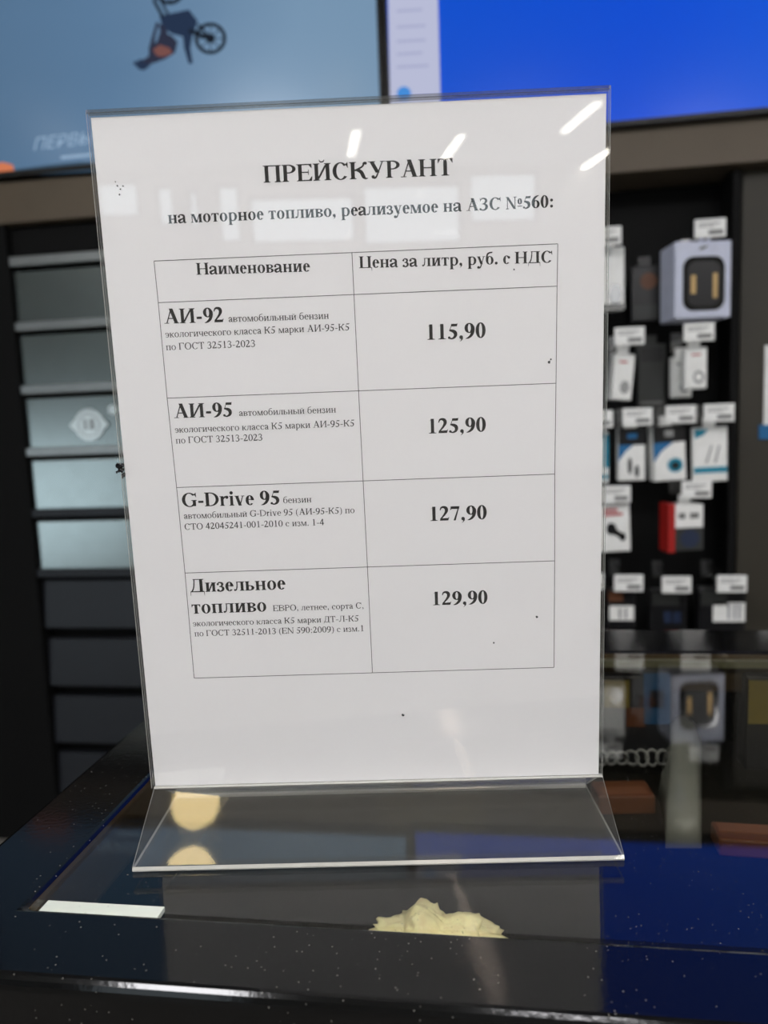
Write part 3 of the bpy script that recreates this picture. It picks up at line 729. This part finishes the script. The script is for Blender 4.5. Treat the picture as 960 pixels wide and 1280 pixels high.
# ================================================================ television screens
TY = 1.478
def tv(name, label, x0, x1, z0, z1, pic):
    t = thing(name, label, 'television', ((x0 + x1)/2, 1.53, z0)); ox, oz = (x0 + x1)/2, z0; Bz = .010
    b = MB()
    b.box(x0 - ox, TY - 1.53, 0, x1 - ox, 0.003, .013); b.box(x0 - ox, TY - 1.53, z1 - z0 - .011, x1 - ox, .003, z1 - z0)
    b.box(x0 - ox, TY - 1.53, .013, x0 + Bz - ox, .003, z1 - z0 - .011); b.box(x1 - Bz - ox, TY - 1.53, .013, x1 - ox, .003, z1 - z0 - .011)
    b.build('bezel', M['black'], t, .002)
    b = MB(); b.box(x0 + .02 - ox, TY + .02 - 1.53, .02, x1 - .02 - ox, .0035, z1 - z0 - .02); b.build('housing', M['black'], t)
    b = MB(); b.box(x0 + Bz - ox, TY + .006 - 1.53, .013, x1 - Bz - ox, TY + .02 - 1.53, z1 - z0 - .011); s = b.build('screen', pic, t)
    return t, s, ox, oz
def screen_mat(name, c0, c1, c2, spec=.35):
    """a lit picture: three broad colours drifting over the panel, under a satin surface"""
    mt, nt, o_ = new_mat(name); N, L = nt.nodes, nt.links
    tc = N.new('ShaderNodeTexCoord'); sp = N.new('ShaderNodeSeparateXYZ'); L.new(tc.outputs['Generated'], sp.inputs[0])
    nz = N.new('ShaderNodeTexNoise'); nz.inputs['Scale'].default_value = 2.4; L.new(tc.outputs['Generated'], nz.inputs['Vector'])
    ad = N.new('ShaderNodeMath'); ad.operation = 'MULTIPLY_ADD'; ad.inputs[1].default_value = .3; L.new(nz.outputs['Fac'], ad.inputs[0]); L.new(sp.outputs['X'], ad.inputs[2])
    rp = N.new('ShaderNodeValToRGB'); e = rp.color_ramp.elements; e[0].position = .1; e[0].color = lin(c0); e[1].position = 1.15 if False else 1.; e[1].color = lin(c2); m_ = rp.color_ramp.elements.new(.6); m_.color = lin(c1)
    L.new(ad.outputs[0], rp.inputs['Fac'])
    p = N.new('ShaderNodeBsdfPrincipled'); p.inputs['Base Color'].default_value = (.004, .004, .005, 1); p.inputs['Roughness'].default_value = .22; p.inputs['Specular IOR Level'].default_value = spec
    L.new(rp.outputs['Color'], p.inputs['Emission Color']); p.inputs['Emission Strength'].default_value = 1.
    L.new(p.outputs[0], o_.inputs['Surface']); return mt
tl, s1, ox, oz = tv('television', 'left television showing an upside-down motocross rider against a blue sky', -1.42, -.163, .866, 1.575, screen_mat('sky_picture', (74, 102, 130), (88, 120, 152), (116, 146, 174)))
E_ = {k: emit(k, c) for k, c in dict(bike_dark=(26, 32, 42), bike_blue=(38, 52, 76), rider_orange=(118, 78, 74), rider_dark=(46, 50, 68), pic_hill=(62, 84, 104), pic_orange=(206, 120, 84), pic_text=(150, 176, 202), pic_list=(184, 188, 214), list_line=(164, 168, 200), list_blue=(70, 140, 215)).items()}
PZ = TY + .005
def sp_(u, v): q = at(u, v, PZ); return (q.x - ox, PZ - 1.53, q.z - oz)
def shape(b, pts, dy=0.): b.face([tuple(Vector(sp_(u, v)) + Vector((0, dy, 0))) for u, v in pts])
def ringshape(b, cx, cy, r0, r1, n=22):
    for i in range(n):
        t0, t1 = 6.2832*i/n, 6.2832*(i+1)/n
        shape(b, [(cx + r0*math.cos(t0), cy + r0*math.sin(t0)), (cx + r0*math.cos(t1), cy + r0*math.sin(t1)), (cx + r1*math.cos(t1), cy + r1*math.sin(t1)), (cx + r1*math.cos(t0), cy + r1*math.sin(t0))])
def seg(b, u0, v0, u1, v1, w):
    L = math.hypot(u1-u0, v1-v0); nx, ny = -(v1-v0)/L*w/2, (u1-u0)/L*w/2
    shape(b, [(u0+nx, v0+ny), (u1+nx, v1+ny), (u1-nx, v1-ny), (u0-nx, v0-ny)])
b = MB(); ringshape(b, 263, 48, 20, 15.5); ringshape(b, 263, 48, 6, 0, 10)
for k in range(8): seg(b, 263, 48, 263 + 16*math.cos(k*.785), 48 + 16*math.sin(k*.785), 1.3)
seg(b, 236, 38, 262, 48, 6); seg(b, 247, 30, 260, 44, 3); b.build('wheel_picture', E_['bike_dark'], s1)
b = MB(); ringshape(b, 212, -14, 20, 15); ringshape(b, 212, -14, 5, 0, 10)
for k in range(8): seg(b, 212, -14, 212 + 16*math.cos(k*.785), -14 + 16*math.sin(k*.785), 1.3)
seg(b, 192, 0, 204, 22, 4); seg(b, 196, -10, 210, 18, 3); seg(b, 192, 0, 212, -14, 3); b.build('wheel_picture', E_['bike_dark'], s1)
b = MB(); shape(b, [(199, 20), (222, 15), (236, 12), (247, 26), (243, 40), (230, 46), (214, 42), (203, 33)]); shape(b, [(228, 40), (241, 42), (238, 60), (241, 79), (236, 80), (230, 60)]); seg(b, 218, 40, 236, 36, 8); b.build('bike_picture', E_['bike_blue'], s1)
b = MB(); shape(b, [(200, 40), (214, 44), (222, 52), (219, 66), (206, 74), (192, 79), (176, 84), (174, 78), (186, 70), (186, 58), (196, 52)]); seg(b, 197, 28, 192, 46, 4); seg(b, 203, 30, 206, 48, 9); seg(b, 192, 46, 189, 60, 5); b.build('rider_picture', E_['rider_dark'], s1)
b = MB(); shape(b, [(191, 62), (200, 56), (212, 60), (216, 67), (205, 71), (196, 70)]); b.build('jersey_picture', E_['rider_orange'], s1, loc=(0, -.0004, 0))
b = MB(); shape(b, [(170, 80), (174, 74), (184, 75), (188, 82), (180, 88), (172, 86)]); seg(b, 167, 79, 180, 80, 5); b.build('helmet_picture', E_['bike_blue'], s1)
b = MB(); shape(b, [(-90, 227), (-90, 215), (-30, 216), (18, 212), (60, 206), (100, 202), (140, 204), (140, 213), (0, 221)]); b.build('hill_picture', E_['pic_hill'], s1)
b = MB(); shape(b, [(-40, 206), (4, 203), (16, 206), (18, 214), (0, 218), (-40, 223)]); b.build('ground_picture', E_['pic_orange'], s1, loc=(0, -.0004, 0))
def sans(txt, name, u, v, width_px, mt, parent, shear=.25):
    cu = bpy.data.curves.new(name, 'FONT'); cu.body = txt; cu.shear = shear
    o = bpy.data.objects.new(name, cu); C.objects.link(o); bpy.context.view_layer.update()
    me = bpy.data.meshes.new_from_object(o.evaluated_get(bpy.context.evaluated_depsgraph_get())); bpy.data.objects.remove(o)
    xs_ = [q.co.x for q in me.vertices]; w = max(xs_) - min(xs_); k = width_px/w; lo = min(xs_)
    for q in me.vertices:
        q.co = Vector(sp_(u + (q.co.x - lo)*k, v - q.co.y*k - (q.co.x - lo)*k*.12))
    me.materials.clear(); me.materials.append(mt)
    o = bpy.data.objects.new(name, me); C.objects.link(o); o.parent = parent; return o
sans('ПЕРВЫ', 'caption_picture', 42, 188, 76, E_['pic_text'], s1)
b = MB(); seg(b, 76, 197, 118, 193, 3.5); b.build('caption_line_picture', E_['pic_text'], s1)
tr, s2, ox, oz = tv('television', 'right television with a plain bright blue picture and a pale list at its left', -.158, 1.08, .852, 1.548, screen_mat('blue_picture', (4, 78, 200), (0, 74, 208), (8, 84, 212)))
b = MB(); shape(b, [(484, -60), (546, -60), (549, 60), (551, 140), (488, 140)]); b.build('list_picture', E_['pic_list'], s2)
b = MB()
for v in (-30, -8, 14, 34, 52, 68, 84): seg(b, 496, v, 536 - (v % 3)*4, v - 2, 3)
b.build('list_lines_picture', E_['list_line'], s2, loc=(0, -.0004, 0))
b = MB(); ringshape(b, 505, 117, 9, 0, 14); b.build('list_icon_picture', E_['list_blue'], s2, loc=(0, -.0004, 0))

# ================================================================ cabinet with tilted flaps
cx0, cx1, FYc = -1.75, -.36, 1.51
cab = thing('tobacco_cabinet', 'black shop cabinet with rows of satin grey flaps left of the price sheet', 'cabinet', (-.80, 1.70, FLOOR))
def kb(b, x0, y0, z0, x1, y1, z1): b.box(x0 + .80, y0 - 1.70, z0 - FLOOR, x1 + .80, y1 - 1.70, z1 - FLOOR)
b = MB(); kb(b, cx0, 1.505, FLOOR, -1.175, YB - .002, .755); kb(b, cx1 - .03, 1.505, FLOOR, cx1, YB - .002, .755); kb(b, -1.175, 1.56, FLOOR, cx1 - .03, YB - .002, .755); kb(b, -1.175, 1.53, .685, cx1 - .03, 1.56, .755); b.build('carcass', M['black_soft'], cab)
flaps = []
for k in range(9):
    zt = .640 - .1665*k; zb = zt - .134
    b = MB()
    if k < 5:
        b.prism([(1.520, zt), (1.520, zb), (1.530, zb), (1.530, zt)], -1.172, cx1 - .033, lambda p, t: (t + .80, p[0] - 1.70, p[1] - FLOOR)); f_ = b.build('flap', M['flap'], cab, .0025)
    else:
        b.prism([(1.527, zt), (1.517, zb), (1.537, zb), (1.547, zt)], -1.172, cx1 - .033, lambda p, t: (t + .80, p[0] - 1.70, p[1] - FLOOR)); f_ = b.build('flap', M['flap_dark'], cab, .0025); f_['label'] = 'black drawer front'
    flaps.append(f_)
    if k < 6:
        b = MB(); kb(b, -1.174, 1.508, zt + .012, cx1 - .031, 1.55, zt + (.034 if k else .036)); b.build('ledge', M['alu'] if k < 4 else M['flap_dark'], cab, .002)  # lower ledges coloured dark to stand for their dim reflections
# age badge on the third flap
q = at(112, 531, 1.518); t = Vector((q.x + .80, 1.5145 - 1.70, q.z - FLOOR))
b = MB(); b.disc((t.x, t.y, t.z), .042, .042, .002, 28); b.face([(t.x - .04, t.y - .0002, t.z + .016), (t.x - .056, t.y - .0002, t.z), (t.x - .04, t.y - .0002, t.z - .016)]); b.face([(t.x + .04, t.y - .0002, t.z + .016), (t.x + .056, t.y - .0002, t.z), (t.x + .04, t.y - .0002, t.z - .016)])
bd = b.build('age_badge', M['foil'], cab); bd['label'] = 'round white badge reading 18'
b = MB()
ps, a_, c_ = text_polys('18', 1); k_ = .034/(c_ - a_)
for p in ps: b.face([(t.x - .017 + (x - a_)*k_, t.y - .0006, t.z - .012 + y*k_) for x, y in p])
b.disc((t.x, t.y - .0005, t.z), .031, .031, .0004, 28, inner=.93); b.build('number', M['grey'], bd)
q = at(141, 512, 1.516); b = MB(); b.disc((q.x + .80, 1.5145 - 1.70, q.z - FLOOR), .013, .013, .002, 16); o = b.build('round_sticker', M['foil'], cab); o['label'] = 'small white round sticker'

# ================================================================ wall of hanging goods
PYp = 1.63
un = thing('display_wall', 'black recessed panel of hanging goods right of the price sheet', 'display panel', (.14, 1.80, FLOOR))
def ub(name, x0, y0, z0, x1, y1, z1, mt, bev=0.): 
    b = MB(); b.box(x0 - .14, y0 - 1.80, z0 - FLOOR, x1 - .14, y1 - 1.80, z1 - FLOOR); return b.build(name, M[mt], un, bev)
ub('back_panel', -.34, PYp, FLOOR, .654, PYp + .02, .755, 'black_soft'); ub('side_panel', .636, 1.53, FLOOR, .654, PYp, .755, 'black_soft', .002); ub('side_panel', -.355, 1.51, FLOOR, -.34, PYp + .02, .755, 'black_soft', .002)
for z in (-.55,): ub('base_shelf', -.34, 1.45, z, .636, PYp, z + .02, 'black')
rl = [.50, .27, .08, -.10, -.30]
for z in rl: 
    pass
GY = 1.50
TAGW, TAGH = .066, .040
def hook(u, v, label, group='price tag hooks on the black panel', w=TAGW):
    q = at(u, v, 1.43); t = thing('price_tag_hook', label, 'price tag', (q.x, PYp, q.z), 0, group)
    b = MB(); b.tube([(0, -.001, -.015), (0, -.05, -.015), (0, 1.455 - PYp, -.015), (0, 1.438 - PYp, -.012), (0, 1.434 - PYp, -.006)], .0026, 8); b.tube([(0, -.001, .012), (0, -.06, .010), (0, 1.436 - PYp, .010)], .0018, 8); b.box(-.014, -.004, -.026, .014, -.0005, .022); b.build('wire_arm', M['wire'], t, smooth=False)
    b = MB(); y = 1.43 - PYp; b.prism([(-w/2, -TAGH/2), (w/2, -TAGH/2), (w/2, TAGH/2), (-w/2, TAGH/2)], y, y + .0035, lambda p, s_: (p[0], s_, p[1])); cd = b.build('price_card', M['white'], t, .001)
    b = MB(); y -= .0006
    for z, x0, x1, h in ((.010, -.026, .020, .002), (.004, -.026, .008, .002), (-.009, -.004, .027, .009)): b.box(x0, y, z - h/2, x1, y + .0008, z + h/2)
    b.build('printed_lines', M['grey'], cd); return t
T_ = [(758, 295, 'price card half hidden behind the top right edge of the price sheet'), (888, 285, 'price card hanging above the large white box'), (787, 420, 'price card above the tilted slim white box'), (874, 415, 'price card directly under the large white box'),
      (748, 524, 'price card mostly hidden by the sheet, left end of the row above the blue packs'), (797, 521, 'price card above the black topped pack with two small pictures'), (851, 518, 'price card above the black topped pack with a round teal picture'), (899, 516, 'price card above the white and teal card, right end of its row'),
      (770, 618, 'price card above the white pack with a black holder picture'), (871, 612, 'price card above the red sided pack'),
      (737, 727, 'price card mostly hidden by the sheet, left end of the bottom row'), (786, 729, 'price card above the pale label pack in the bottom row'), (846, 731, 'price card above the dark blue pack in the bottom row'), (915, 730, 'price card at the right end of the bottom row, over a shiny label')]
for u, v, l in T_: hook(u, v, l)

def pack(name, label, cat, u0, v0, u1, v1, Y, d, mt, prints=(), rz=0., roll=0., group=None, body='carton', bev=.003, tabbed=True, tabx=0.):
    """a pack hanging on the panel: its front fills (u0,v0)-(u1,v1) at distance Y; prints are patches in its own unit square"""
    a, c = at(u0, v0, Y), at(u1, v1, Y); q = at((u0 + u1)/2, (v0 + v1)/2, Y)
    w, h = abs(c.x - a.x), abs(at((u0+u1)/2, v0, Y).z - at((u0+u1)/2, v1, Y).z)
    t = thing(name, label, cat, (q.x, Y, q.z - h/2), rz, group); t.rotation_euler.y = roll
    b = MB(); b.box(-w/2, 0, 0, w/2, d, h); bd_ = b.build(body, M[mt], t, bev)
    if tabbed:
        b = MB(); b.box(-.014 + tabx, d*.5, h - .002, .014 + tabx, d*.5 + .002, h + .022); b.build('hang_tab', M[mt], t)
    for r in prints:
        nm, pm, pts = r[:3]; y = -.0008 - .0003*(r[3] if len(r) > 3 else 0); b = MB()
        for ring_ in (pts if isinstance(pts[0][0], tuple) else [pts]):
            b.prism([((x - .5)*w, z*h) for x, z in ring_], y, .0005, lambda p, s_: (p[0], s_, p[1]))
        b.build(nm, M[pm], bd_)
    return t
def R(x0, z0, x1, z1): return [(x0, z0), (x1, z0), (x1, z1), (x0, z1)]
def rr(x0, z0, x1, z1, rx=.16, rz_=.12, n=6):
    o_ = []
    for cx, cz, a0 in ((x1 - rx, z1 - rz_, 0), (x0 + rx, z1 - rz_, 90), (x0 + rx, z0 + rz_, 180), (x1 - rx, z0 + rz_, 270)):
        for i in range(n + 1):
            a = math.radians(a0 + 90*i/n); o_.append((cx + rx*math.cos(a), cz + rz_*math.sin(a)))
    return o_
def el(cx, cz, rx, rz_, n=18): return [(cx + rx*math.cos(6.2832*i/n), cz + rz_*math.sin(6.2832*i/n)) for i in range(n)]
pack('gadget_box', 'large white box with a black rounded window on the panel', 'box', 842, 301, 916, 398, 1.43, .085, 'cool_white', [('window_tray', 'gloss_black', rr(.14, .10, .88, .80, .18, .14)), ('speaker_body', 'dark', rr(.22, .16, .80, .74, .16, .12), 1), ('gold_reflection', 'gold', R(.28, .32, .37, .56), 2), ('gold_reflection', 'gold', R(.67, .26, .75, .58), 2), ('brand_patch', 'dark', [(.40, .88), (.52, .90), (.60, .94), (.46, .92)])], rz=.16, roll=.0, bev=.004, tabx=.022)  # gold bars paint in the reflections on the black plastic
pack('cable_box', 'white box cut off by the price sheet, below the topmost hidden price card', 'box', 742, 309, 781, 388, 1.47, .03, 'white', [('picture', 'silver', el(.70, .25, .22, .16)), ('printed_foot', 'grey', R(.05, .02, .95, .10))], rz=.05)
pack('blister_pack', 'dark pack with a rusty brown picture left of the large white box', 'pack', 789, 332, 824, 402, 1.52, .02, 'dark', [('picture', 'brown', el(.62, .72, .30, .15)), ('printed_foot', 'dgrey', R(.08, .05, .92, .3))])
pack('blister_pack', 'charcoal pack right of the tilted slim white box', 'pack', 797, 430, 832, 510, 1.56, .02, 'dgrey', [('printed_head', 'dark', R(.1, .72, .9, .94)), ('printed_foot', 'grey', R(.1, .06, .9, .1))])
pack('cable_box', 'slim white box hanging tilted beside the price sheet edge', 'box', 763, 442, 790, 500, 1.47, .035, 'white', [('printed_line', 'red', R(.25, .80, .62, .84)), ('picture', 'silver', el(.6, .28, .24, .14))], rz=.2, roll=.10)
pack('cable_box', 'slim white box at the back of the overlapping pair under the large box', 'box', 840, 446, 866, 497, 1.52, .02, 'white', [('printed_line', 'silver', R(.2, .80, .7, .84)), ('picture', 'silver', el(.6, .25, .24, .12))], rz=.2, group='slim white boxes under the large box')
pack('cable_box', 'slim white box at the front of the overlapping pair under the large box', 'box', 856, 434, 884, 486, 1.46, .03, 'white', [('printed_line', 'red', R(.3, .80, .7, .84)), ('picture', 'silver', [el(.62, .28, .26, .16)]), ('picture_core', 'white', el(.62, .28, .16, .09), 1)], rz=.08, group='slim white boxes under the large box')
pack('charger_pack', 'white and teal pack cut off by the price sheet edge', 'pack', 738, 540, 761, 604, 1.47, .02, 'white', [('printed_edge', 'teal', R(.70, .30, .98, .95)), ('printed_foot', 'teal', R(.05, .08, .95, .16))])
pack('charger_pack', 'black topped white pack with a blue corner and two small dark pictures', 'pack', 773, 535, 807, 601, 1.47, .025, 'white', [('printed_head', 'dark', R(0, .68, 1, 1)), ('head_mark', 'blue', R(.32, .80, .68, .90), 1), ('blue_corner', 'blue', [(0, .68), (0, .38), (.25, .55), (.55, .68)]), ('picture', 'dgrey', [el(.42, .28, .08, .16), el(.68, .18, .08, .12)])], rz=.05)
pack('charger_pack', 'black topped white pack with a round teal picture', 'pack', 818, 532, 859, 601, 1.46, .04, 'white', [('printed_head', 'dark', R(0, .70, 1, 1)), ('head_mark', 'silver', R(.36, .80, .64, .92), 1), ('blue_corner', 'blue', [(0, .70), (0, .36), (.25, .55), (.62, .70)]), ('picture', 'teal', el(.66, .28, .24, .13)), ('picture_core', 'dark', el(.66, .27, .13, .07), 1)], rz=.10, roll=-.04)
pack('charger_pack', 'white card pack with a teal band and a thin cable drawing', 'pack', 867, 534, 910, 602, 1.47, .015, 'white', [('printed_head', 'teal', [(.05, .97), (.45, .97), (.30, .86), (.06, .80)]), ('printed_band', 'teal', R(.02, .16, .98, .27)), ('cable_drawing', 'silver', [[(.36, .34), (.40, .34), (.56, .66), (.52, .66)], [(.62, .34), (.66, .34), (.78, .66), (.74, .66)]])], rz=.03, roll=-.02)
pack('phone_holder_pack', 'white pack with red lettering and a black phone holder picture', 'pack', 743, 632, 789, 690, 1.45, .04, 'white', [('red_lettering', 'red', [R(.28, .78, .80, .84), R(.28, .87, .66, .93)]), ('picture', 'dark', [el(.48, .50, .14, .13), [(.46, .42), (.78, .26), (.84, .34), (.54, .54)], el(.78, .32, .09, .09)])], rz=.05, roll=-.03)
pack('adapter_pack', 'red sided white pack with a blue grey plug picture', 'pack', 843, 631, 880, 688, 1.44, .05, 'white', [('lower_panel', 'dgrey', R(0, 0, 1, .50)), ('picture', 'navy', el(.52, .26, .34, .20), 1), ('printed_lines', 'grey', [R(.12, .70, .36, .82), R(.52, .70, .84, .82)])], rz=.18, bev=.0015)
t = bpy.context.scene.objects['adapter_pack']; bd_ = [o for o in t.children if o.name.startswith('carton')][0]
xs_ = [v.co.x for v in bd_.data.vertices]; zs_ = [v.co.z for v in bd_.data.vertices]
b = MB(); b.box(min(xs_) - .016, -.0006, -.004, min(xs_) + .0002, .051, max(zs_) + .003); b.build('red_side', M['red'], bd_, .001)
pack('adapter_pack', 'pack with a pale label and brown top in the bottom row', 'pack', 760, 738, 794, 786, 1.46, .03, 'dark', [('label', 'white', R(.05, .22, .95, .60)), ('label_lines', 'silver', [R(.40, .26, .46, .54), R(.62, .26, .68, .54)], 1), ('brown_top', 'brown', R(0, .72, .55, .98))])
pack('adapter_pack', 'dark pack with navy pictures, middle of the bottom row', 'pack', 813, 738, 858, 790, 1.48, .03, 'dark', [('picture', 'navy', [R(.38, .22, .58, .50), R(.64, .22, .84, .48)]), ('printed_head', 'dgrey', R(.05, .66, .80, .94))])
pack('adapter_pack', 'clear dark pack with a shiny striped label, right end of the bottom row', 'pack', 874, 736, 932, 790, 1.48, .035, 'dark', [('printed_head', 'dgrey', R(.04, .62, .60, .96)), ('shiny_label', 'white', R(.30, .24, .98, .68)), ('label_stripes', 'navy', [R(.62, .30, .65, .66), R(.74, .30, .77, .66), R(.84, .30, .87, .66)], 1)])
# notice on the pillar at the right edge
q0, q1 = at(951, 432, 1.547), at(951, 549, 1.547)
t = thing('wall_notice', 'white notice with a bright blue lower corner on the olive pillar', 'notice', (q0.x + .053, 1.55, q1.z))
hh = q0.z - q1.z
box('notice_sheet', -.043, -.003, .034, .06, -.0005, hh, M['white'], t, .0005); box('blue_corner', -.053, -.0036, 0, .06, -.0004, .034, M['blue'], t, .0005)
